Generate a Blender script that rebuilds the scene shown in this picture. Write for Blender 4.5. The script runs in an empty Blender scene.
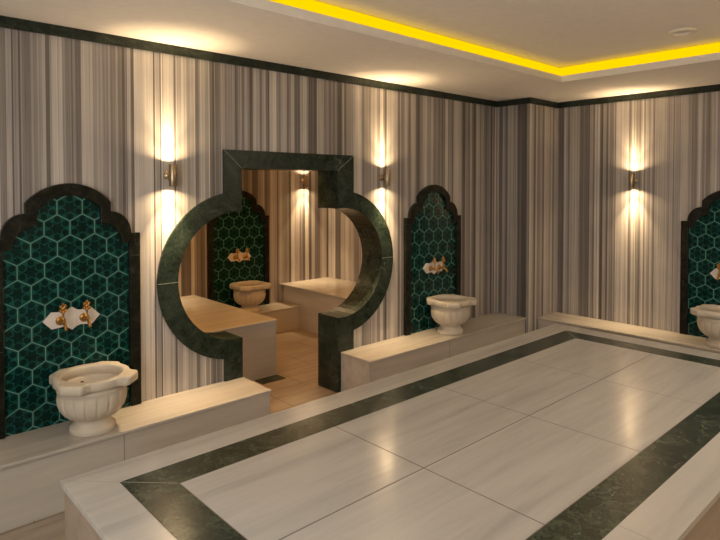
import bpy, bmesh, math, random
from mathutils import Vector, Matrix

scene = bpy.context.scene
COL = scene.collection
PI = math.pi

# ------------------------------------------------------------------ helpers
def nobj(name, bm, mat, parent=None, smooth=False, bevel=0.0, loc=None):
    bmesh.ops.recalc_face_normals(bm, faces=bm.faces[:])
    me = bpy.data.meshes.new(name)
    bm.to_mesh(me); bm.free()
    if smooth:
        for p in me.polygons: p.use_smooth = True
    o = bpy.data.objects.new(name, me)
    COL.objects.link(o)
    for m in (mat if isinstance(mat, (list, tuple)) else [mat]):
        me.materials.append(m)
    if parent: o.parent = parent
    if loc: o.location = loc
    if bevel:
        b = o.modifiers.new('bevel', 'BEVEL'); b.width = bevel; b.segments = 2
        b.limit_method = 'ANGLE'; b.angle_limit = math.radians(35)
    return o

def thing(name, label, cat, loc=(0, 0, 0), rz=0.0, group=None):
    o = bpy.data.objects.new(name, None); COL.objects.link(o)
    o.empty_display_size = 0.1
    o.location = loc; o.rotation_euler = (0, 0, rz)
    o['label'] = label; o['category'] = cat
    if group: o['group'] = group
    return o

def struct(o):
    o['kind'] = 'structure'; return o

def dup(o, parent=None):
    c = o.copy(); COL.objects.link(c)
    if parent: c.parent = parent
    for ch in list(o.children): dup(ch, c)
    return c

def place(src, loc, rz, label, group=None):
    c = dup(src); c.location = loc; c.rotation_euler = (0, 0, rz); c['label'] = label
    if group: c['group'] = group
    return c

def box(bm, x0, x1, y0, y1, z0, z1):
    v = [bm.verts.new(p) for p in ((x0,y0,z0),(x1,y0,z0),(x1,y1,z0),(x0,y1,z0),(x0,y0,z1),(x1,y0,z1),(x1,y1,z1),(x0,y1,z1))]
    for f in ((0,3,2,1),(4,5,6,7),(0,1,5,4),(1,2,6,5),(2,3,7,6),(3,0,4,7)):
        bm.faces.new([v[i] for i in f])

def bbox(*a):
    bm = bmesh.new(); box(bm, *a); return bm

def prism(bm, pts, z0, z1):
    a = [bm.verts.new((x, y, z0)) for x, y in pts]; b = [bm.verts.new((x, y, z1)) for x, y in pts]
    n = len(pts)
    bm.faces.new(a[::-1]); bm.faces.new(b)
    for i in range(n):
        j = (i+1) % n
        bm.faces.new((a[i], a[j], b[j], b[i]))

def strip_xz(bm, outer, inner, y0, y1, closed=False):
    """solid between two matched polylines in the XZ plane, extruded from y0 (front) to y1"""
    n = len(outer)
    A = [bm.verts.new((x, y0, z)) for x, z in outer]; B = [bm.verts.new((x, y0, z)) for x, z in inner]
    C = [bm.verts.new((x, y1, z)) for x, z in outer]; D = [bm.verts.new((x, y1, z)) for x, z in inner]
    r = range(n if closed else n-1)
    for i in r:
        j = (i+1) % n
        bm.faces.new((A[i], A[j], B[j], B[i])); bm.faces.new((C[i], D[i], D[j], C[j]))
        bm.faces.new((A[i], C[i], C[j], A[j])); bm.faces.new((B[i], B[j], D[j], D[i]))
    if not closed:
        bm.faces.new((A[0], B[0], D[0], C[0])); bm.faces.new((A[-1], C[-1], D[-1], B[-1]))

def lathe(bm, prof, n=48, mat=None, cap0=False, cap1=False, rad=None):
    """prof: list of (r, z); rad(r, z, angle) may modulate the radius; mat a Matrix"""
    rings = []
    for r, z in prof:
        ring = []
        for k in range(n):
            a = 2*PI*k/n
            rr = rad(r, z, a) if rad else r
            p = Vector((rr*math.cos(a), rr*math.sin(a), z))
            if mat: p = mat @ p
            ring.append(bm.verts.new(p))
        rings.append(ring)
    for A, B in zip(rings, rings[1:]):
        for k in range(n):
            j = (k+1) % n
            bm.faces.new((A[k], A[j], B[j], B[k]))
    if cap0: bm.faces.new(rings[0][::-1])
    if cap1: bm.faces.new(rings[-1])

def ball(bm, c, r, n=10):
    m = Matrix.Translation(Vector(c))
    bmesh.ops.create_uvsphere(bm, u_segments=n, v_segments=max(6, n*2//3), radius=r, matrix=m)

def tube(bm, pts, radii, n=12):
    pts = [Vector(p) for p in pts]
    if not isinstance(radii, (list, tuple)): radii = [radii]*len(pts)
    rings = []
    for i, p in enumerate(pts):
        d = (pts[min(i+1, len(pts)-1)] - pts[max(i-1, 0)]).normalized()
        u = d.cross(Vector((1, 0, 0)))
        if u.length < 0.1: u = d.cross(Vector((0, 1, 0)))
        u.normalize(); w = d.cross(u)
        rings.append([bm.verts.new(p + radii[i]*(math.cos(2*PI*k/n)*u + math.sin(2*PI*k/n)*w)) for k in range(n)])
    for A, B in zip(rings, rings[1:]):
        for k in range(n):
            bm.faces.new((A[k], A[(k+1) % n], B[(k+1) % n], B[k]))
    bm.faces.new(rings[0][::-1]); bm.faces.new(rings[-1])

# ------------------------------------------------------------------ materials
class NT:
    def __init__(s, name):
        s.m = bpy.data.materials.new(name); s.m.use_nodes = True
        s.t = s.m.node_tree; s.b = s.t.nodes['Principled BSDF']
    def n(s, typ, **kw):
        nd = s.t.nodes.new(typ)
        for k, v in kw.items(): setattr(nd, k, v)
        return nd
    def l(s, a, b): s.t.links.new(a, b)
    def val(s, sock, v):
        if isinstance(v, (int, float, tuple, list)): sock.default_value = v
        else: s.l(v, sock)
    def math(s, op, a, b=None, c=None, clamp=False):
        nd = s.n('ShaderNodeMath', operation=op); nd.use_clamp = clamp
        s.val(nd.inputs[0], a)
        if b is not None: s.val(nd.inputs[1], b)
        if c is not None: s.val(nd.inputs[2], c)
        return nd.outputs[0]
    def coord(s, scale=(1, 1, 1), kind='Object', rot=(0, 0, 0)):
        tc = s.n('ShaderNodeTexCoord'); mp = s.n('ShaderNodeMapping')
        mp.inputs['Scale'].default_value = scale; mp.inputs['Rotation'].default_value = rot
        s.l(tc.outputs[kind], mp.inputs['Vector']); return mp.outputs[0]
    def noise(s, vec, scale, detail=4, rough=.55, dist=0):
        nd = s.n('ShaderNodeTexNoise'); s.l(vec, nd.inputs['Vector'])
        nd.inputs['Scale'].default_value = scale; nd.inputs['Detail'].default_value = detail
        nd.inputs['Roughness'].default_value = rough; nd.inputs['Distortion'].default_value = dist
        return nd.outputs['Fac']
    def ramp(s, fac, stops):
        nd = s.n('ShaderNodeValToRGB'); e = nd.color_ramp.elements
        while len(e) < len(stops): e.new(.5)
        for el, (p, c) in zip(e, stops):
            el.position = p; el.color = (*c, 1) if len(c) == 3 else c
        s.l(fac, nd.inputs['Fac']); return nd.outputs['Color']
    def mix(s, fac, a, b, mode='MIX'):
        nd = s.n('ShaderNodeMix', data_type='RGBA', blend_type=mode)
        s.val(nd.inputs[0], fac)
        for sk, v in ((nd.inputs[6], a), (nd.inputs[7], b)):
            if isinstance(v, (tuple, list)): sk.default_value = (*v[:3], 1)
            else: s.l(v, sk)
        return nd.outputs[2]
    def out(s, color, rough=.4, spec=.5, metal=0.0):
        s.val(s.b.inputs['Base Color'], (*color, 1) if isinstance(color, tuple) and len(color) == 3 else color)
        s.val(s.b.inputs['Roughness'], rough); s.b.inputs['Specular IOR Level'].default_value = spec
        s.b.inputs['Metallic'].default_value = metal
        return s.m
    def bump(s, h, strength=.2, dist=.002):
        nd = s.n('ShaderNodeBump'); nd.inputs['Strength'].default_value = strength; nd.inputs['Distance'].default_value = dist
        s.l(h, nd.inputs['Height']); s.l(nd.outputs[0], s.b.inputs['Normal'])

def streak_marble(name, axis, lo, hi, rough=.2, joints=None):
    t = NT(name)
    sc = {'x': (.7, 8, 8), 'y': (8, .7, 8)}[axis]
    v = t.coord(sc)
    a = t.noise(v, 1.6, 6, .6, .3)
    b = t.noise(t.coord((1, 1, 1)), 26, 4, .7)
    big = t.noise(t.coord(tuple(x*.4 for x in sc)), 1.1, 3, .5)
    f = t.math('ADD', t.math('ADD', t.math('MULTIPLY', a, .55), t.math('MULTIPLY', big, .4)), t.math('MULTIPLY', b, .05))
    c = t.ramp(f, [(.28, lo), (.45, tuple(p*.35+q*.65 for p, q in zip(lo, hi))), (.58, hi), (.75, tuple(min(.9, x*1.04) for x in hi))])
    r = t.math('ADD', t.math('MULTIPLY', b, .10), rough-.05)
    return t.out(c, r, .5)

def green_marble(name, base=(.026, .038, .027), vein=(.10, .115, .08), rough=.25, spec=.5):
    t = NT(name)
    v = t.coord()
    a = t.noise(v, 9, 8, .7, .8); b = t.noise(v, 45, 6, .75, .4)
    b2 = t.noise(v, 130, 4, .8)
    f = t.math('ADD', t.math('ADD', t.math('MULTIPLY', a, .45), t.math('MULTIPLY', b, .35)), t.math('MULTIPLY', b2, .2))
    c = t.ramp(f, [(.40, tuple(x*.35 for x in base)), (.49, base), (.56, tuple((x+y)/2 for x, y in zip(base, vein))), (.66, vein)])
    # thin pale veins
    w = t.n('ShaderNodeTexVoronoi', feature='DISTANCE_TO_EDGE'); w.inputs['Scale'].default_value = 3.1
    nz = t.n('ShaderNodeTexNoise'); nz.inputs['Scale'].default_value = 6; nz.inputs['Detail'].default_value = 5; t.l(v, nz.inputs['Vector'])
    mv = t.n('ShaderNodeMix', data_type='VECTOR'); mv.inputs[0].default_value = .35
    t.l(v, mv.inputs[4]); t.l(nz.outputs['Color'], mv.inputs[5]); t.l(mv.outputs[1], w.inputs['Vector'])
    ln = t.math('MULTIPLY', t.math('LESS_THAN', w.outputs['Distance'], .006), t.math('GREATER_THAN', t.noise(v, 2.3, 2), .58))
    c = t.mix(t.math('MULTIPLY', ln, .45), c, (.2, .24, .2))
    return t.out(c, rough, spec)

def striped_marble(name):
    t = NT(name)
    at = t.n('ShaderNodeAttribute', attribute_name='stripe')
    v = t.coord((34, 34, .2)); n = t.noise(v, 2.4, 6, .75, .12)
    v2 = t.coord((1, 1, .6)); m = t.noise(v2, 3.0, 4, .6)
    g = t.ramp(n, [(.32, (.5, .5, .52)), (.47, (.92, .92, .93)), (.64, (1.16, 1.15, 1.13))])
    c = t.mix(1.0, at.outputs['Color'], g, 'MULTIPLY')
    g2 = t.ramp(m, [(.3, (.9, .9, .91)), (.65, (1.04, 1.04, 1.03))])
    c = t.mix(1.0, c, g2, 'MULTIPLY')
    return t.out(c, .3, .45)

def hex_tile(name):
    t = NT(name); W = .163
    tc = t.n('ShaderNodeTexCoord'); sx = t.n('ShaderNodeSeparateXYZ'); t.l(tc.outputs['Object'], sx.inputs[0])
    px = t.math('ADD', t.math('DIVIDE', t.math('ADD', sx.outputs['X'], -.006), W), 100.0)
    pz = t.math('ADD', t.math('DIVIDE', t.math('ADD', sx.outputs['Z'], -1.484), W), 100*1.7320508)
    def cell(ox, oz):
        ax = t.math('SUBTRACT', t.math('MODULO', t.math('ADD', px, .5+ox), 1.0), .5)
        az = t.math('SUBTRACT', t.math('MODULO', t.math('ADD', pz, .8660254+oz), 1.7320508), .8660254)
        return ax, az
    ax, az = cell(0, 0); bx, bz = cell(.5, .8660254)
    da = t.math('ADD', t.math('MULTIPLY', ax, ax), t.math('MULTIPLY', az, az))
    db = t.math('ADD', t.math('MULTIPLY', bx, bx), t.math('MULTIPLY', bz, bz))
    s = t.math('LESS_THAN', da, db)
    def sel(a, b): return t.math('ADD', t.math('MULTIPLY', a, s), t.math('MULTIPLY', b, t.math('SUBTRACT', 1.0, s)))
    gx = sel(ax, bx); gz = sel(az, bz)
    X = t.math('ABSOLUTE', gx); Z = t.math('ABSOLUTE', gz)
    hd = t.math('MAXIMUM', X, t.math('ADD', t.math('MULTIPLY', X, .5), t.math('MULTIPLY', Z, .8660254)))
    edge = t.math('SUBTRACT', .5, hd)                         # distance to the tile's rim
    r = t.math('SQRT', t.math('ADD', t.math('MULTIPLY', gx, gx), t.math('MULTIPLY', gz, gz)))
    an = t.math('ADD', t.math('ARCTAN2', gz, gx), PI*2 - PI/6)
    fa = t.math('ABSOLUTE', t.math('SUBTRACT', t.math('MODULO', t.math('ADD', an, PI/6), PI/3), PI/6))   # angle from nearest corner direction
    fx = t.math('MULTIPLY', r, t.math('COSINE', fa)); fz = t.math('MULTIPLY', r, t.math('SINE', fa))
    # blob towards each corner: small hexagon at distance .37
    qx = t.math('ABSOLUTE', t.math('SUBTRACT', fx, .365)); qz = fz
    bd = t.math('MAXIMUM', qz, t.math('ADD', t.math('MULTIPLY', qz, .5), t.math('MULTIPLY', qx, .8660254)))
    # star: six points towards the sides
    star = t.math('ADD', t.math('MULTIPLY', fx, .8660254), t.math('MULTIPLY', fz, -.5))   # rhombus arms
    blob_dark = t.math('LESS_THAN', bd, .122)
    star_dark = t.math('LESS_THAN', star, .15)
    star_lim = t.math('LESS_THAN', r, .34)
    dark = t.math('MAXIMUM', blob_dark, t.math('MULTIPLY', star_dark, star_lim))
    nz = t.noise(t.coord((1, 1, 1)), 40, 5, .7); nl = t.noise(t.coord((1, 1, 1)), 5, 2, .6)
    glaze = t.ramp(nz, [(.35, (.002, .040, .034)), (.6, (.008, .088, .073)), (.75, (.025, .14, .115))])
    deep = t.ramp(nz, [(.35, (.0006, .012, .0105)), (.7, (.0015, .028, .024))])
    c = t.mix(dark, glaze, deep)
    c = t.mix(1.0, c, t.ramp(nl, [(.3, (.75, .8, .75)), (.7, (1.15, 1.1, 1.15))]), 'MULTIPLY')
    g = t.math('LESS_THAN', edge, .017)
    c = t.mix(g, c, (.13, .27, .215))
    t.bump(t.math('SUBTRACT', t.math('MULTIPLY', t.math('SUBTRACT', 1.0, dark), .5), g), .25, .001)
    rg = t.math('ADD', t.math('MULTIPLY', g, .3), .2)
    return t.out(c, rg, .22)

def plain(name, col, rough=.5, metal=0.0, var=.06, scale=14, spec=.5):
    t = NT(name); n = t.noise(t.coord(), scale, 4, .6)
    c = t.ramp(n, [(.3, tuple(x*(1-var) for x in col)), (.7, tuple(x*(1+var) for x in col))])
    return t.out(c, rough, spec, metal)

def emit(name, col, strength):
    t = NT(name)
    n = t.noise(t.coord(), 3, 1)
    t.b.inputs['Base Color'].default_value = (.8, .8, .8, 1)
    t.l(t.ramp(n, [(.0, col), (1.0, col)]), t.b.inputs['Emission Color'])
    t.b.inputs['Emission Strength'].default_value = strength
    return t.m

LO, HI = (.37, .335, .29), (.51, .47, .415)
M_X = streak_marble('beige_marble_along_x', 'x', LO, HI)
M_Y = streak_marble('beige_marble_along_y', 'y', LO, HI)
M_TILE = streak_marble('platform_marble', 'x', (.34, .325, .305), (.50, .478, .45), .18)
M_GREEN = green_marble('verde_marble')
M_GREEN_ARCH = green_marble('verde_marble_surround', (.016, .027, .019), (.050, .066, .047), .27, .4)
M_GREEN_TRIM = green_marble('verde_marble_trim', (.016, .024, .017), (.055, .068, .05), .28, .3)
M_GREEN_NICHE = green_marble('verde_marble_niche', (.009, .010, .0065), (.040, .038, .026), .36, .18)
M_WALL = striped_marble('striped_marble')
M_HEX = hex_tile('hexagon_glazed_tile')
M_CEIL = plain('ceiling_paint', (.84, .80, .75), .8, var=.03)
M_BASIN = plain('carved_marble', (.60, .53, .43), .42, var=.07, scale=9)
M_PLATE = plain('white_marble_plate', (.74, .68, .62), .35, var=.05)
M_BRASS = plain('aged_brass', (.48, .26, .075), .3, 1.0, .15, 60)
M_BRONZE = plain('bronze_lamp_body', (.40, .31, .2), .33, 1.0, .08)
M_DARK = plain('dark_gap', (.03, .025, .02), .7)
M_LED = emit('yellow_led', (1.0, .60, .0), 1.2); M_LED.node_tree.nodes['Principled BSDF'].inputs['Base Color'].default_value = (0, 0, 0, 1); M_LED.node_tree.nodes['Principled BSDF'].inputs['Specular IOR Level'].default_value = 0
M_BULB = emit('warm_lamp_glass', (1.0, .8, .52), 14)
M_FLOOR = None
def floor_mat():
    t = NT('floor_marble_tiles')
    v = t.coord((1.2, 10, 10)); a = t.noise(v, 1.5, 6, .6, .3)
    c = t.ramp(a, [(.3, (.25, .20, .15)), (.55, (.36, .30, .235)), (.72, (.41, .345, .275))])
    br = t.n('ShaderNodeTexBrick'); br.offset = .5
    br.inputs['Scale'].default_value = 1.0; br.inputs['Brick Width'].default_value = .9; br.inputs['Row Height'].default_value = .45
    br.inputs['Mortar Size'].default_value = .004; br.inputs['Mortar Smooth'].default_value = 0.0
    br.inputs['Color1'].default_value = (1, 1, 1, 1); br.inputs['Color2'].default_value = (.9, .9, .9, 1); br.inputs['Mortar'].default_value = (.3, .26, .22, 1)
    t.l(t.coord(), br.inputs['Vector'])
    return t.out(t.mix(1.0, c, br.outputs['Color'], 'MULTIPLY'), .3, .5)
M_FLOOR = floor_mat()

# ------------------------------------------------------------------ dimensions (metres)
XN, XB = -1.30, 7.065            # near wall, back wall
YR = -4.90                       # right wall (the left wall is the plane y = 0)
HC, HT = 3.123, 3.05             # ceiling, underside of the green cornice
CX, CY = 6.395, -.475            # corner pilaster: faces
T = .275                         # thickness of the wall with the keyhole opening
YI, XI0, XI1 = 2.77, 1.30, 5.86  # inner room
HB, DB = .40, .432               # bench
ZC, CL, CR, RO, RI = 1.278, 2.57, 3.745, .706, .54   # keyhole lobes
JL0, JL1, JR1, JR0 = 2.436, 2.607, 3.672, 3.885      # jamb outer/inner x
ZH0, ZH1 = 2.182, 2.336          # underside and top of the keyhole head

# ------------------------------------------------------------------ striped walls
def tone(t, rng, warm=0.0):
    dark = (.115, .10, .092); light = (.69, .64, .585)
    t = max(0, min(1, t))
    c = [d+(l-d)*t**1.25 for d, l in zip(dark, light)]
    if .2 < t < .65:
        k = rng.uniform(-.5, 1)                      # some stripes are mauve-grey, some tan
        c = [c[0]*(1+.005*k), c[1]*(1-.02*k), c[2]*(1+.065*k)]
    j = rng.uniform(.94, 1.06)
    return tuple(x*j for x in c)

def random_stripes(a, b, rng):
    s, x = [], a
    while x < b:
        w = rng.choice((.012, .02, .02, .03, .03, .04, .05, .07, .1))
        s.append((x, rng.choice((.08, .15, .25, .3, .4, .5, .55, .6, .7, .75, .85)))); x += w
    return s

def stripe_list(measured, a, b, rng):
    """(start, tone) pairs sorted upwards covering a..b"""
    if not measured: return random_stripes(a, b, rng)
    m = sorted(measured)
    out = random_stripes(a, m[0][0], rng) if a < m[0][0] else []
    for (x, tn), nx in zip(m, m[1:]+[(m[-1][0]+.03, 0)]):
        w = nx[0]-x
        out.append((x, tn))
        if w > .03:                                  # fine lines inside the broad bands
            k = int(w/.016); cuts = sorted(rng.uniform(x+.006, nx[0]-.006) for _ in range(k))
            for c in cuts: out.append((c, max(.03, min(.95, tn+rng.choice((-.3, -.2, -.1, -.05, .05, .1, .15))*(.55+.45*(w < .12))))))
    end = m[-1][0]+.03
    if end < b: out += random_stripes(end, b, rng)
    return sorted(out)

def add_strip_wall(bm, lay, stripes, a, b, P, z0, z1, rng, hole=None, sub=None):
    """P(u, z) -> point. hole(u) -> (zlo, zhi) or None"""
    edges = [x for x, _ in stripes if a < x < b]
    cuts = sorted(set([a, b] + edges + (sub or [])))
    cuts = [c for c in cuts if a <= c <= b]
    cols = {}
    def quad(u0, u1, zz, c):
        f = bm.faces.new([bm.verts.new(P(u, z)) for u, z in zz])
        for lp in f.loops: lp[lay] = (*c, 1)
    for u0, u1 in zip(cuts, cuts[1:]):
        if u1-u0 < 1e-5: continue
        mid = (u0+u1)/2; idx = 0
        for i, (x, tn) in enumerate(stripes):
            if x <= mid: idx = i
            else: break
        if idx not in cols: cols[idx] = tone(stripes[idx][1], rng)
        c = cols[idx]
        h = hole(mid) if hole else None
        if h is None: quad(u0, u1, ((u0, z0), (u1, z0), (u1, z1), (u0, z1)), c)
        else:
            (l0, h0), (l1, h1) = hole(u0) or h, hole(u1) or h
            if l0 > z0+1e-4 or l1 > z0+1e-4: quad(u0, u1, ((u0, z0), (u1, z0), (u1, l1), (u0, l0)), c)
            quad(u0, u1, ((u0, h0), (u1, h1), (u1, z1), (u0, z1)), c)

def wall_bm():
    bm = bmesh.new(); lay = bm.loops.layers.float_color.new('stripe'); return bm, lay

LEFT = [(0.838,.45),(0.846,.3),(0.873,.55),(0.905,.05),(0.915,.5),(0.945,.08),(0.957,.5),(0.998,.25),(1.016,.45),(1.056,.6),(1.106,.15),(1.132,.6),(1.145,.8),(1.21,.5),(1.228,.35),(1.254,.4),(1.322,.25),(1.332,.7),(1.368,.75),(1.439,.6),(1.458,.5),(1.506,.3),(1.516,.6),(1.531,.3),(1.545,.3),(1.565,.5),(1.585,.25),(1.645,.1),(1.651,.6),(1.681,.1),(1.702,.85),(1.848,.1),(1.861,.75),(1.899,.1),(1.91,.9),(2.014,.15),(2.03,.85),(2.121,.45),(2.162,.6),(2.192,.2),(2.222,.5),(2.234,.75),(2.32,.15),(2.364,.5),(2.402,.35),(2.421,.55),(2.46,.35),(2.499,.55),(2.519,.35),(2.585,.5),(2.619,.25),(2.646,.55),(2.68,.25),(2.729,.75),(2.799,.2),(2.821,.5),(2.885,.1),(2.9,.8),(2.989,.4),(3.019,.65),(3.049,.75),(3.087,.3),(3.11,.5),(3.133,.75),(3.172,.15),(3.235,.7),(3.337,.1),(3.434,.75),(3.524,.3),(3.558,.55),(3.576,.3),(3.611,.5),(3.628,.25),(3.663,.55),(3.681,.2),(3.753,.6),(3.776,.2),(3.807,.55),(3.835,.4),(3.863,.55),(3.9,.7),(4.014,.3),(4.101,.5),(4.15,.85),(4.23,.4),(4.271,.9),(4.322,.4),(4.374,.75),(4.49,.6),(4.544,.15),(4.577,.6),(4.62,.3),(4.653,.7),(4.709,.3),(4.75,.7),(4.834,.1),(4.892,.3),(4.951,.75),(5.022,.5),(5.131,.3),(5.217,.25),(5.305,.5),(5.343,.7),(5.395,.3),(5.434,.5),(5.473,.15),(5.499,.7),(5.66,.2),(5.728,.5),(5.811,.2),(5.825,.6),(5.882,.15),(5.947,.6),(6.026,.35),(6.055,.55),(6.114,.35),(6.218,.5),(6.264,.05)]
COLF = [(-.0,.1),(-.004,.55),(-.035,.15),(-.088,.5),(-.129,.2),(-.16,.6),(-.301,.3),(-.331,.1),(-.439,.4)]     # y of each stripe's left edge
COLS = [(6.395,.8),(6.496,.3),(6.545,.8),(6.578,.4),(6.645,.6),(6.695,.4),(6.746,.8),(6.874,.4),(6.902,.75),(6.955,.3),(6.998,.7)]
BACK = [(-.475,.6),(-.496,.25),(-.527,.2),(-.571,.6),(-.628,.3),(-.654,.65),(-.779,.35),(-.816,.2),(-.838,.4),(-.871,.15),(-.918,.6),(-.961,.2),(-.982,.7),(-1.046,.2),(-1.088,.55),(-1.13,.15),(-1.15,.5),(-1.185,.35),(-1.219,.55),(-1.232,.25),(-1.246,.75),(-1.399,.3),(-1.431,.8),(-1.483,.35),(-1.54,.65),(-1.572,.35),(-1.591,.65),(-1.628,.4),(-1.647,.7),(-1.687,.1),(-1.694,.6),(-1.894,.3),(-1.904,.6),(-1.985,.65),(-2.05,.4),(-2.075,.6),(-2.11,.3),(-2.14,.65),(-2.19,.35),(-2.215,.65),(-2.33,.5),(-2.37,.65)]

def keyhole(u):
    """hole in the wall, a little inside the outer outline of the green surround"""
    r = RO-.04
    if JL0+.03 < u < JR0-.03: return (0.0, ZH1-.03)
    for c in (CL, CR):
        if abs(u-c) < r and ((c == CL and u < CL) or (c == CR and u > CR)):
            h = math.sqrt(r*r-(u-c)**2); return (ZC-h, ZC+h)
    return None
sub = [CL-RO+.04+i*.012 for i in range(0, 160)]
rng = random.Random(11)
bm, lay = wall_bm()
sl = stripe_list(LEFT, XN, CX, rng)
add_strip_wall(bm, lay, sl, XN, CX, lambda u, z: (u, 0, z), 0, HC+.0, rng, keyhole, sub)
add_strip_wall(bm, lay, random_stripes(XI0, XI1, rng), XI0, XI1, lambda u, z: (u, T, z), 0, 2.6, rng, keyhole, sub)
struct(nobj('wall_left', bm, M_WALL))
bm, lay = wall_bm()
cf = sorted((-a, t) for a, t in COLF)
add_strip_wall(bm, lay, stripe_list(cf, 0, -CY, rng), 0, -CY, lambda u, z: (CX, -u, z), 0, HC, rng)
add_strip_wall(bm, lay, stripe_list(COLS, CX, XB, rng), CX, XB, lambda u, z: (u, CY, z), 0, HC, rng)
struct(nobj('wall_corner', bm, M_WALL))
bm, lay = wall_bm()
bk = sorted((-a, t) for a, t in BACK)
add_strip_wall(bm, lay, stripe_list(bk, -CY, -YR, rng), -CY, -YR, lambda u, z: (XB, -u, z), 0, HC, rng)
struct(nobj('wall_back', bm, M_WALL))
for nm, P, a, b in (('wall_right', lambda u, z: (u, YR, z), XN, XB), ('wall_near', lambda u, z: (XN, u, z), YR, 0)):
    bm, lay = wall_bm(); add_strip_wall(bm, lay, random_stripes(a, b, rng), a, b, P, 0, HC, rng); struct(nobj(nm, bm, M_WALL))
for nm, P, a, b in (('wall_inner_back', lambda u, z: (u, YI, z), XI0, XI1), ('wall_inner_right', lambda u, z: (XI1, u, z), T, YI), ('wall_inner_left', lambda u, z: (XI0, u, z), T, YI)):
    bm, lay = wall_bm(); add_strip_wall(bm, lay, random_stripes(a, b, rng), a, b, P, 0, 2.6, rng); struct(nobj(nm, bm, M_WALL))

# floor of both rooms, ceilings
bm = bmesh.new(); box(bm, XN-.05, XB+.05, YR-.05, T, -.08, 0); box(bm, XI0-.05, XI1+.05, T, YI+.05, -.08, 0)
struct(nobj('floor', bm, M_FLOOR))
RX0, RX1, RY0, RY1 = .40, 5.70, -3.48, -1.26      # ceiling recess
ZF, ZU = 3.187, 3.295                             # top of the recess lip, raised ceiling
bm = bmesh.new()
for a in ((XN, RX0, YR, 0), (RX1, XB, YR, 0), (RX0, RX1, YR, RY0), (RX0, RX1, RY1, 0)): box(bm, *a, HC, ZF)
box(bm, XN, XB, YR, 0, ZU, ZU+.08)
struct(nobj('ceiling', bm, M_CEIL))
struct(nobj('ceiling_inner', bbox(XI0, XI1, T, YI, 2.6, 2.66), M_CEIL))

# yellow light strip: a continuous diffuser standing on the recess lip
bm = bmesh.new(); g0, g1 = .05, .065
pts = lambda g: [(RX0-g, RY0-g), (RX1+g, RY0-g), (RX1+g, RY1+g), (RX0-g, RY1+g)]
A, B = pts(g0), pts(g1)
for i in range(4):
    j = (i+1) % 4
    prism(bm, [A[i], A[j], B[j], B[i]], ZF, ZU-.010)
o = nobj('light_strip', bm, M_LED)
o['label'] = 'glowing yellow light strip running around the raised ceiling recess'; o['category'] = 'light strip'

# cornice runs (green marble)
def cornice(n, pts):
    bm = bmesh.new(); prism(bm, pts, HT, HC); struct(nobj('trim_%d' % n, bm, M_GREEN_TRIM, bevel=.004))
w = .02
cornice(1, [(XN, 0), (XN, -w), (CX-w, -w), (CX, 0)])
cornice(2, [(CX, 0), (CX-w, -w), (CX-w, CY-w), (CX, CY)])
cornice(3, [(CX, CY), (CX-w, CY-w), (XB-w, CY-w), (XB, CY)])
cornice(4, [(XB, CY), (XB-w, CY-w), (XB-w, YR), (XB, YR)])

# flush green strip in the floor of the doorway
struct(nobj('trim_5', bbox(3.27, 3.556, .69, .85, 0, .004), M_GREEN_TRIM))

# ------------------------------------------------------------------ keyhole surround
arch = thing('archway_surround', 'dark green marble keyhole surround of the opening into the inner room', 'archway', ((JL0+JR0)/2, 0, 0))
ox = (JL0+JR0)/2
YF, YBK = -.022, T+.012
def arch_part(name, outer, inner, bevel=.0025):
    bm = bmesh.new(); strip_xz(bm, [(x-ox, z) for x, z in outer], [(x-ox, z) for x, z in inner], YF, YBK)
    return nobj(name, bm, M_GREEN_ARCH, arch, bevel=bevel)
hz = lambda r, d: math.sqrt(r*r-d*d)
gap = .0012
for side in (-1, 1):
    c = CL if side < 0 else CR
    xo, xi = (JL0, JL1) if side < 0 else (JR0, JR1)
    do, di = abs(xo-c), abs(xi-c)
    # signed x offset from the lobe centre towards the opening
    so, si = (xo-c)*(-side), (xi-c)*(-side)
    zo, zi = hz(RO, so), hz(RI, si)
    arch_part('jamb', [(xo, 0), (xo, ZC-zo)], [(xi, 0), (xi, ZC-zi)])
    # lobes: two segments per side, meeting at mid height
    ao, ai = math.acos(so/RO), math.acos(si/RI)       # angles from the direction of the opening
    N = 14
    for half in (-1, 1):
        O, I = [], []
        for k in range(N+1):
            f = k/N
            to = ao+(PI-ao)*f; ti = ai+(PI-ai)*f
            if k == N: to -= gap/RO; ti -= gap/RI
            O.append((c-side*RO*math.cos(to), ZC+half*RO*math.sin(to)))
            I.append((c-side*RI*math.cos(ti), ZC+half*RI*math.sin(ti)))
        arch_part('lobe_segment', O, I, .0015)
    arch_part('upright', [(xo, ZC+zo), (xo, ZH1-gap)], [(xi, ZC+zi), (xi, ZH0-gap)])
arch_part('lintel', [(JL0+gap, ZH1), (JR0-gap, ZH1)], [(JL1+gap, ZH0), (JR1-gap, ZH0)])

M_SEAM = plain('pale_grout', (.30, .32, .27), .7)
def seam(p0, p1, w=.0028):
    (xa, za), (xb, zb) = p0, p1
    d = Vector((xb-xa, zb-za)).normalized(); n = Vector((-d.y, d.x))*w/2
    bm = bmesh.new()
    strip_xz(bm, [(xa-ox+n.x, za+n.y), (xb-ox+n.x, zb+n.y)], [(xa-ox-n.x, za-n.y), (xb-ox-n.x, zb-n.y)], YF-.0004, YF+.004)
    nobj('seam', bm, M_SEAM, arch)
seam((CL-RO+.002, ZC), (CL-RI-.002, ZC), .004); seam((CR+RI+.002, ZC), (CR+RO-.002, ZC))
seam((JL0+.003, ZH1-.003), (JL1-.003, ZH0+.003)); seam((JR0-.003, ZH1-.003), (JR1+.003, ZH0+.003))

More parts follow.
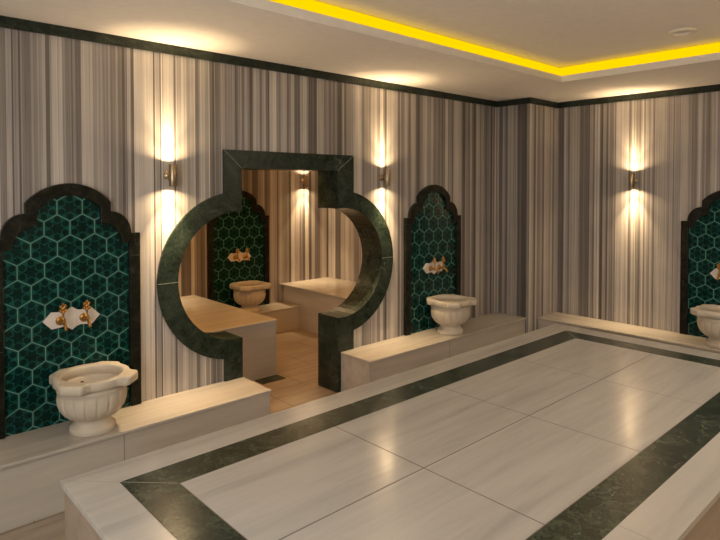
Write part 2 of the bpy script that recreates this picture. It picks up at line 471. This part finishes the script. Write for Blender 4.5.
# ------------------------------------------------------------------ niches
def make_niche():
    t = thing('niche_panel', '', 'niche', group='hexagon tiled niches')
    def half(o):
        if o:
            p = [(.484, 1.215), (.484, 1.287), (.42, 1.287)]
            p += [(.275+.145*math.cos(a), 1.287+.163*math.sin(a)) for a in [PI/2*k/9 for k in range(1, 10)]]
            R = (.275**2+.133**2)/(2*.133); zc = 1.650-R
            a0 = math.asin(.275/R)
            p += [(.275, 1.517)] + [(R*math.sin(a0*(1-k/10)), zc+R*math.cos(a0*(1-k/10))) for k in range(1, 11)]
        else:
            p = [(.405, 1.215), (.400, 1.216), (.352, 1.216)]
            p += [(.205+.147*math.cos(a), 1.216+.152*math.sin(a)) for a in [PI/2*k/9 for k in range(1, 10)]]
            R = (.205**2+.098**2)/(2*.098); zc = 1.566-R
            a0 = math.asin(.205/R)
            p += [(.205, 1.468)] + [(R*math.sin(a0*(1-k/10)), zc+R*math.cos(a0*(1-k/10))) for k in range(1, 11)]
        return p
    full = lambda h: h + [(-x, z) for x, z in h[-2::-1]]
    O, I = full(half(True)), full(half(False))
    bm = bmesh.new(); strip_xz(bm, O, I, -.04, 0); nobj('crown', bm, M_GREEN_NICHE, t, bevel=.004)
    for s in (-1, 1):
        xs = sorted((s*.484, s*.405))
        nobj('pilaster', bbox(xs[0], xs[1], -.04, 0, 0, 1.2145), M_GREEN_NICHE, t, bevel=.004)
    # tile field: polygon inside the frame, front at y = -.012
    poly = [(-.405, 0), (.405, 0)] + I
    bm = bmesh.new()
    vs = [bm.verts.new((x, -.012, z)) for x, z in poly]
    f = bm.faces.new(vs); r = bmesh.ops.extrude_face_region(bm, geom=[f])
    for v in [g for g in r['geom'] if isinstance(g, bmesh.types.BMVert)]: v.co.y = -.001
    bmesh.ops.triangulate(bm, faces=[f for f in bm.faces if len(f.verts) > 4])
    nobj('tile_field', bm, M_HEX, t)
    return t

NICHE_G = None
niche = make_niche()
niche.location = (1.240, 0, HB)
niche['label'] = 'green hexagon tiled niche nearest the camera, left of the keyhole opening'
place(niche, (5.120, 0, HB), 0, 'green hexagon tiled niche on the left wall between keyhole opening and corner pilaster')
place(niche, (XB, -2.478, .378), -PI/2, 'green hexagon tiled niche on the back wall, cut by the right picture edge').scale.z = .985
place(niche, (4.238, YI, .325), 0, 'dark green tiled niche in the inner room seen through the keyhole opening')

# ------------------------------------------------------------------ taps on their marble plate
def make_taps():
    t = thing('tap_plate', '', 'taps', group='brass tap pairs')
    h = [(.185, 0), (.130, .058), (.055, .050), (.030, .058), (0, .080)]
    q = h + [(-x, z) for x, z in h[-2::-1]]
    outline = q + [(x, -z) for x, z in q[-2:0:-1]]
    bm = bmesh.new()
    a = [bm.verts.new((x, -.022, z)) for x, z in outline]; b = [bm.verts.new((x, 0, z)) for x, z in outline]
    f1 = bm.faces.new(a); f2 = bm.faces.new(b[::-1])
    for i in range(len(a)):
        j = (i+1) % len(a); bm.faces.new((a[j], a[i], b[i], b[j]))
    nobj('back_plate', bm, M_PLATE, t, bevel=.004)
    for s in (-1, 1):
        cx = s*.076
        base = bpy.data.objects.new('tap', None)
        bm = bmesh.new()
        rot = Matrix.Translation((cx, -.022, -.004)) @ Matrix.Rotation(PI/2, 4, 'X')
        lathe(bm, [(.031, 0), (.031, .006), (.024, .011), (.014, .016), (.012, .05), (.016, .055), (.016, .075), (.010, .084), (.003, .088)], 20, rot, True, True)
        ball(bm, (cx, -.085, -.004), .018, 12)
        body = nobj('tap', bm, M_BRASS, t, smooth=True)
        bm = bmesh.new()
        tube(bm, [(cx, -.085, .0), (cx, -.105, -.008), (cx, -.126, -.018), (cx, -.140, -.034), (cx, -.143, -.050)], [.011, .011, .010, .010, .012])
        nobj('spout', bm, M_BRASS, body, smooth=True)
        bm = bmesh.new()
        up = Matrix.Translation((cx, -.085, .008))
        lathe(bm, [(.013, 0), (.010, .012), (.007, .025), (.008, .048), (.013, .054), (.007, .062), (.006, .07)], 16, up, True, True)
        for k in range(4):
            an = PI/4+k*PI/2; ball(bm, (cx+.020*math.cos(an), -.085+.004*math.sin(2*an), .088+.020*math.sin(an)), .0125, 10)
        ball(bm, (cx, -.085, .088), .016, 12); ball(bm, (cx, -.085, .118), .009, 10)
        nobj('handle', bm, M_BRASS, body, smooth=True)
    return t
taps = make_taps()
taps.location = (1.248, -.0125, 1.116)
taps['label'] = 'pair of brass taps on pointed white plate in the niche nearest the camera'
place(taps, (5.120, -.0125, 1.103), 0, 'pair of brass taps on white plate in left wall niche beyond the keyhole')
place(taps, (XB-.0125, -2.472, 1.09), -PI/2, 'brass taps on white plate in the back wall niche at right edge')
place(taps, (4.238, YI-.0125, 1.05), 0, 'brass taps on pale plate in the inner room niche')

# ------------------------------------------------------------------ carved basins
def rim_r(a):
    d = (a-PI/4) % (PI/2)
    if d > PI/4: d -= PI/2
    d = abs(d); lug, hw = (.264 if math.sin(a) > 0 else .288), .092
    r = .238
    if d < PI/4:
        x = lug*math.tan(d)
        if x <= hw*.86: r = max(r, lug/math.cos(d) if x < hw*.6 else lug/math.cos(d)-.012*(x-hw*.6)/(hw*.26))
        else:
            # side of the lug falls back with a small concave sweep
            dd = math.atan(hw*.86/lug); f = (d-dd)/.2
            if f < 1: r = r + (lug-.008-.238)*(1-f)**1.8
    return r
def make_basin():
    t = thing('marble_basin', '', 'basin', group='carved wash basins')
    N = 192
    # rim ring
    bm = bmesh.new()
    ZR = .38
    prof = [(0, .318), (1, .318), (1.0, .326), (1.0, .366), (.985, .378), (.965, ZR)]
    rings = []
    def ring(fn, z): return [bm.verts.new((fn(2*PI*k/N)*math.cos(2*PI*k/N), fn(2*PI*k/N)*math.sin(2*PI*k/N), z)) for k in range(N)]
    rings.append(ring(lambda a: .19, .316))
    rings.append(ring(lambda a: rim_r(a)-.010, .318))
    rings.append(ring(lambda a: rim_r(a), .326))
    rings.append(ring(lambda a: rim_r(a), .368))
    rings.append(ring(lambda a: rim_r(a)-.004, .376))
    rings.append(ring(lambda a: rim_r(a)-.012, ZR))
    rings.append(ring(lambda a: .200, ZR))
    rings.append(ring(lambda a: .192, ZR-.004))
    rings.append(ring(lambda a: .187, ZR-.014))
    rings.append(ring(lambda a: .184, .318))
    for A, B in zip(rings, rings[1:]+rings[:1]):
        for k in range(N):
            bm.faces.new((A[k], A[(k+1) % N], B[(k+1) % N], B[k]))
    o = nobj('rim', bm, M_BASIN, t)
    for p in o.data.polygons: p.use_smooth = abs(p.normal.z) < .8
    # fluted bowl
    bm = bmesh.new(); NF = 18
    def flute(r, z, a):
        w = max(0, min(1, (.262-z)/.02))*max(0, min(1, (z-.098)/.03))
        return r*(1-.055*w*(1-abs(math.sin(a*NF/2)))**3.2) + (.005*w)
    prof = [(.105, .086), (.122, .092), (.150, .108), (.176, .132), (.196, .162), (.208, .196), (.2125, .230), (.2125, .258), (.212, .272), (.215, .280), (.217, .290), (.215, .300), (.206, .306), (.206, .318),
            (.186, .318), (.182, .29), (.170, .25), (.150, .22), (.11, .195), (.05, .183), (.001, .181)]
    lathe(bm, prof, NF*14, rad=lambda r, z, a: flute(r, z, a) if r > .188 or z < .17 else r)
    nobj('bowl', bm, M_BASIN, t, smooth=True)
    bm = bmesh.new()
    lathe(bm, [(.001, 0), (.140, 0), (.143, .006), (.143, .030), (.140, .038), (.132, .044), (.122, .054), (.112, .066), (.108, .078), (.112, .084), (.112, .090), (.001, .090)], 64)
    nobj('foot', bm, M_BASIN, t, smooth=True)
    # small overflow hole at the back of the bowl
    bm = bmesh.new()
    m = Matrix.Translation((-.012, .172, .272)) @ Matrix.Rotation(math.radians(70), 4, 'X')
    lathe(bm, [(.001, .004), (.009, .004), (.011, .002), (.011, -.004), (.001, -.004)], 14, m)
    h = nobj('drain_hole', bm, M_DARK, t); h['label'] = 'small dark overflow hole'
    return t
basin = make_basin()
basin.location = (1.303, -.2595, HB)
basin['label'] = 'carved marble wash basin nearest the camera, on the left bench'
place(basin, (5.125, -.2595, HB), 0, 'carved marble wash basin on the bench between keyhole opening and corner pilaster')
place(basin, (XB-.2595, -2.465, .378), -PI/2, 'carved marble wash basin on the back wall bench, cut by the picture edge')
place(basin, (4.250, YI-.262, .325), 0, 'carved marble wash basin in the inner room seen through the keyhole')

# ------------------------------------------------------------------ benches
def bench(label, body_pts, top_pts, h, mat, joints=(), axis='x', front=None):
    """body and overhanging top slab as prisms, thin joints where the facing slabs meet"""
    xs = [p[0] for p in body_pts]; ys = [p[1] for p in body_pts]
    c = ((min(xs)+max(xs))/2, (min(ys)+max(ys))/2)
    t = thing('marble_bench', label, 'bench', (c[0], c[1], 0))
    sh = lambda P: [(x-c[0], y-c[1]) for x, y in P]
    bm = bmesh.new(); prism(bm, sh(body_pts), 0, h-.022)
    nobj('facing', bm, mat, t)
    bm = bmesh.new(); prism(bm, sh(top_pts), h-.022, h)
    nobj('top_slab', bm, mat, t, bevel=.004)
    for j in joints:
        bm = bmesh.new(); f = front
        if axis == 'x': box(bm, j-.0015-c[0], j+.0015-c[0], f-.0006-c[1], f-c[1], 0, h-.022)
        else: box(bm, f-.0006-c[0], f-c[0], j-.0015-c[1], j+.0015-c[1], 0, h-.022)
        nobj('joint', bm, M_DARK, t)
    return t
E_ = .001
x1 = 2.611; nt = -.0235
P = [(XN+E_, -E_), (JL0-E_, -E_), (JL0-E_, nt), (x1-.006, nt), (x1-.006, -DB), (XN+E_, -DB)]
Q = [(XN+E_, -E_), (JL0-E_, -E_), (JL0-E_, nt), (x1, nt), (x1, -DB-.016), (XN+E_, -DB-.016)]
bench('beige marble bench left of the keyhole opening, carrying the nearest basin', P, Q, HB, M_X, (1.446, -.2), 'x', -DB)
x0 = 3.707
P = [(x0+.006, nt), (JR0+E_, nt), (JR0+E_, -E_), (CX-E_, -E_), (CX-E_, -DB), (x0+.006, -DB)]
Q = [(x0, nt), (JR0+E_, nt), (JR0+E_, -E_), (CX-E_, -E_), (CX-E_, -DB-.016), (x0, -DB-.016)]
bench('beige marble bench right of the keyhole opening, ending at the corner pilaster', P, Q, HB, M_X, (4.9,), 'x', -DB)
bx = XB-.450
P = [(bx, CY-E_), (XB-E_, CY-E_), (XB-E_, YR+E_), (bx, YR+E_)]
Q = [(bx-.016, CY-E_), (XB-E_, CY-E_), (XB-E_, YR+E_), (bx-.016, YR+E_)]
bench('beige marble bench along the back wall under the back wall lamp', P, Q, .378, M_Y, (-2.0,), 'y', bx)

# inner room benches
BX = 3.585
def rect(a, b, c, d): return [(a, c), (b, c), (b, d), (a, d)]
bench('large beige marble slab block at left inside the keyhole opening', rect(XI0+E_, 3.553, .862, YI-E_), rect(XI0+E_, 3.565, .850, YI-E_), .60, M_X)
bench('low marble bench under the inner room basin, between two taller blocks', rect(3.567, 4.953, 2.335, YI-E_), rect(3.567, 4.953, 2.325, YI-E_), .325, M_X)
bench('tall marble bench in the right corner of the inner room under the lamp', rect(4.955, XI1-E_, T+.03, YI-.06), rect(4.935, XI1-E_, T+.03, YI-E_), .592, M_Y)

# ------------------------------------------------------------------ central heated platform
PX0, PX1, PY0, PY1, HP = .828, 5.652, -3.482, -1.259, .5865
pc = ((PX0+PX1)/2, (PY0+PY1)/2)
plat = thing('marble_platform', 'large central beige marble platform with inlaid dark green border', 'platform', (pc[0], pc[1], 0))
def R(a, b, c, d, z0, z1):
    return bbox(a-pc[0], b-pc[0], c-pc[1], d-pc[1], z0, z1)
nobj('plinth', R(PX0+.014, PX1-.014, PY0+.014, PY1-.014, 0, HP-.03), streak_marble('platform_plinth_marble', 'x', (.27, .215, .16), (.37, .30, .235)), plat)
nobj('joint_bed', R(PX0+.02, PX1-.02, PY0+.02, PY1-.02, HP-.03, HP-.0012), plain('grout', (.13, .10, .08), .8), plat)
def ring_pieces(name, ins, wid, mat, cuts_x=(), cuts_y=(), g=.0012, z0=HP-.03):
    bm = bmesh.new()
    a0, a1, b0, b1 = PX0+ins-pc[0], PX1-ins-pc[0], PY0+ins-pc[1], PY1-ins-pc[1]
    def piece(p): prism(bm, p, z0, HP)
    for (yo, yi) in ((b1, b1-wid), (b0, b0+wid)):
        cs = [None]+sorted(c-pc[0] for c in cuts_x)+[None]
        for u, v in zip(cs, cs[1:]):
            lo = (a0+g, a0+wid+g) if u is None else (u+g, u+g); hi = (a1-g, a1-wid-g) if v is None else (v-g, v-g)
            piece([(lo[0], yo), (hi[0], yo), (hi[1], yi), (lo[1], yi)])
    for (xo, xi) in ((a0, a0+wid), (a1, a1-wid)):
        cs = [None]+sorted(c-pc[1] for c in cuts_y)+[None]
        for u, v in zip(cs, cs[1:]):
            lo = (b0+g, b0+wid+g) if u is None else (u+g, u+g); hi = (b1-g, b1-wid-g) if v is None else (v-g, v-g)
            piece([(xo, lo[0]), (xo, hi[0]), (xi, hi[1]), (xi, lo[1])])
    return nobj(name, bm, mat, plat, bevel=.0012)
ring_pieces('edge_border', 0, .208, M_TILE, (2.46, 4.1), (-2.38,))
o = ring_pieces('green_border', .2095, .207, M_GREEN, (3.265,), (-2.38,))
# pale mitre lines at the corners of the inlay
for (cx_, cy_, sx_, sy_) in ((PX0, PY1, 1, -1), (PX0, PY0, 1, 1), (PX1, PY0, -1, 1), (PX1, PY1, -1, -1)):
    a_ = Vector((cx_+sx_*.005-pc[0], cy_+sy_*.005-pc[1])); b_ = Vector((cx_+sx_*.412-pc[0], cy_+sy_*.412-pc[1]))
    n_ = Vector((-(b_-a_).y, (b_-a_).x)).normalized()*.0017
    bm = bmesh.new(); prism(bm, [(a_-n_)[:], (b_-n_)[:], (b_+n_)[:], (a_+n_)[:]], HP-.01, HP+.0002)
    nobj('seam', bm, M_SEAM, plat)
bm = bmesh.new(); ins = .418
xs = [PX0+ins, 2.236, 3.240, 4.243, PX1-ins]; ys = [PY0+ins, -2.381, PY1-ins]; g = .0036
for xa, xb in zip(xs, xs[1:]):
    for ya, yb in zip(ys, ys[1:]):
        box(bm, xa+g-pc[0], xb-g-pc[0], ya+g-pc[1], yb-g-pc[1], HP-.03, HP)
nobj('top_tiles', bm, M_TILE, plat, bevel=.001)

# ------------------------------------------------------------------ wall lamps
def make_sconce():
    t = thing('wall_lamp', '', 'wall lamp', group='bronze wall lamps')
    bm = bmesh.new()
    rot = Matrix.Rotation(PI/2, 4, 'X')
    lathe(bm, [(.001, 0), (.036, 0), (.036, .008), (.030, .013), (.012, .015), (.010, .035), (.013, .040), (.013, .056)], 28, rot)
    nobj('wall_mount', bm, M_BRONZE, t, smooth=True)
    bm = bmesh.new()
    m = Matrix.Translation((0, -.086, 0))
    lathe(bm, [(.026, -.070), (.026, -.085), (.031, -.085), (.032, -.083), (.032, .083), (.031, .085), (.026, .085), (.026, .070)], 40, m)
    b = nobj('lamp_body', bm, M_BRONZE, t, smooth=True)
    md = b.modifiers.new('split', 'EDGE_SPLIT'); md.split_angle = math.radians(40)
    for s in (1, -1):
        bm = bmesh.new()
        lathe(bm, [(.001, s*.074), (.026, s*.074), (.026, s*.070), (.001, s*.070)], 24, m)
        nobj('lamp_glass', bm, M_BULB, t)
        for (nm, sz, sp, en) in (('beam', .046, 150, SC_W), ('beam', .03, 66, SC_UP if s > 0 else SC_DN)):
            ld = bpy.data.lights.new(nm, 'AREA'); ld.shape = 'DISK'; ld.size = sz; ld.energy = en
            ld.color = (1.0, .70, .38); ld.spread = math.radians(sp)
            lo = bpy.data.objects.new('lamp_beam', ld); COL.objects.link(lo); lo.parent = t
            lo.location = (0, -.086, s*.0865)
            lo.rotation_euler = (0 if s < 0 else PI, 0, 0)
    return t
SC_W, SC_UP, SC_DN = 3.2, 2.5, 4.8
lamp = make_sconce()
lamp.location = (1.962, 0, 2.113)
lamp['label'] = 'bronze up and down wall lamp left of the keyhole opening'
place(lamp, (4.298, 0, 2.122), 0, 'bronze up and down wall lamp right of the keyhole opening')
place(lamp, (XB, -1.472, 2.10), -PI/2, 'bronze up and down wall lamp on the back wall')
place(lamp, (5.36, YI, 2.105), 0, 'bronze up and down wall lamp inside the inner room')

# ------------------------------------------------------------------ round ceiling fitting
v = thing('ceiling_vent', 'small round pale vent ring on the raised ceiling', 'vent', (5.1447, -2.6146, ZU))
bm = bmesh.new(); lathe(bm, [(.072, -.002), (.070, 0), (.104, 0), (.104, -.010), (.096, -.022), (.082, -.022), (.072, -.002)], 40)
nobj('vent_ring', bm, plain('vent_plastic', (.78, .73, .63), .4, var=.02), v, smooth=True)
bm = bmesh.new(); lathe(bm, [(.001, -.002), (.070, -.002), (.070, 0), (.001, 0)], 40)
nobj('vent_disc', bm, plain('vent_cover', (.62, .57, .5), .5, var=.02), v)

# ------------------------------------------------------------------ general lighting
def area(name, loc, rot, sx, sy, energy, col):
    ld = bpy.data.lights.new(name, 'AREA'); ld.shape = 'RECTANGLE'; ld.size = sx; ld.size_y = sy; ld.energy = energy; ld.color = col
    o = bpy.data.objects.new(name, ld); COL.objects.link(o); o.location = loc; o.rotation_euler = rot; return o
# made-up frosted window in the near wall, added behind the camera for fill light
wy0, wy1, wz0, wz1 = -4.55, -2.25, 1.0, 2.75
wn = struct(nobj('fill_window_1', bbox(XN+.002, XN+.02, wy0, wy1, wz0, wz1), plain('fill_window_pane', (.8, .8, .8), .6)))
fr = bmesh.new()
for q in ((wy0-.05, wy0, wz0-.05, wz1+.05), (wy1, wy1+.05, wz0-.05, wz1+.05), (wy0, wy1, wz0-.05, wz0), (wy0, wy1, wz1, wz1+.05)):
    box(fr, XN+.002, XN+.04, *q)
nobj('fill_window_frame', fr, M_GREEN_TRIM, wn)
area('fill_window_light', (XN+.03, (wy0+wy1)/2, (wz0+wz1)/2), (0, -PI/2, 0), wz1-wz0, wy1-wy0, 72, (.97, .97, .935))  # neutral fill light set in front of the made-up window
area('ceiling_fill_near', (-.55, -2.6, 3.10), (0, 0, 0), .6, 2.4, 14, (1.0, .93, .84))  # added fill light without a fixture, out of view
area('ceiling_fill_far', (4.6, -4.2, 3.10), (0, 0, 0), 2.0, .4, 38, (1.0, .87, .70))  # added warm fill for the far end, no fixture behind it
area('inner_ceiling_fill', (3.6, .62, 2.58), (0, 0, 0), 2.6, .4, 34, (1.0, .44, .09))  # added orange fill to warm the inner room, hidden above the opening
place(lamp, (2.9, YI, 2.105), 0, 'bronze wall lamp at left inside the inner room')
place(lamp, (3.8, YR, 2.113), PI, 'added unseen bronze wall lamp on the right wall, middle of three')  # the right wall lamps are unseen additions that brighten ceiling and walls
place(lamp, (5.5, YR, 2.113), PI, 'added unseen bronze wall lamp on the right wall, farthest of three')
place(lamp, (2.1, YR, 2.113), PI, 'added unseen bronze wall lamp on the right wall, nearest of three')
place(lamp, (XN, -1.2, 2.113), PI/2, 'added unseen bronze wall lamp on the near wall, beside the made-up frosted window')  # made-up lamp behind the camera, added for more light on the ceiling

w = bpy.data.worlds.new('world'); scene.world = w; w.use_nodes = True
w.node_tree.nodes['Background'].inputs[0].default_value = (.9, .95, 1, 1)
w.node_tree.nodes['Background'].inputs[1].default_value = .0

# ------------------------------------------------------------------ camera
ya, pi_ = math.radians(47.2907), math.radians(-1.3376)
F = Vector((math.cos(ya)*math.cos(pi_), math.sin(ya)*math.cos(pi_), math.sin(pi_)))
Rv = Vector((math.sin(ya), -math.cos(ya), 0)); U = Rv.cross(F)
cd = bpy.data.cameras.new('camera'); cam = bpy.data.objects.new('camera', cd); COL.objects.link(cam)
cam.matrix_world = Matrix((( Rv.x, U.x, -F.x, 0), (Rv.y, U.y, -F.y, -4.3216), (Rv.z, U.z, -F.z, 2.0279), (0, 0, 0, 1)))
cd.sensor_fit = 'HORIZONTAL'; cd.sensor_width = 36; cd.lens = 580.33/720*36
cd.shift_y = -69.877/720
cd.clip_start = .02
scene.camera = cam
vs = scene.view_settings
scene.display_settings.display_device = 'sRGB'
vs.view_transform = 'Standard'; vs.look = 'None'; vs.gamma = 1; vs.use_curve_mapping = False
vs.exposure = 0.0
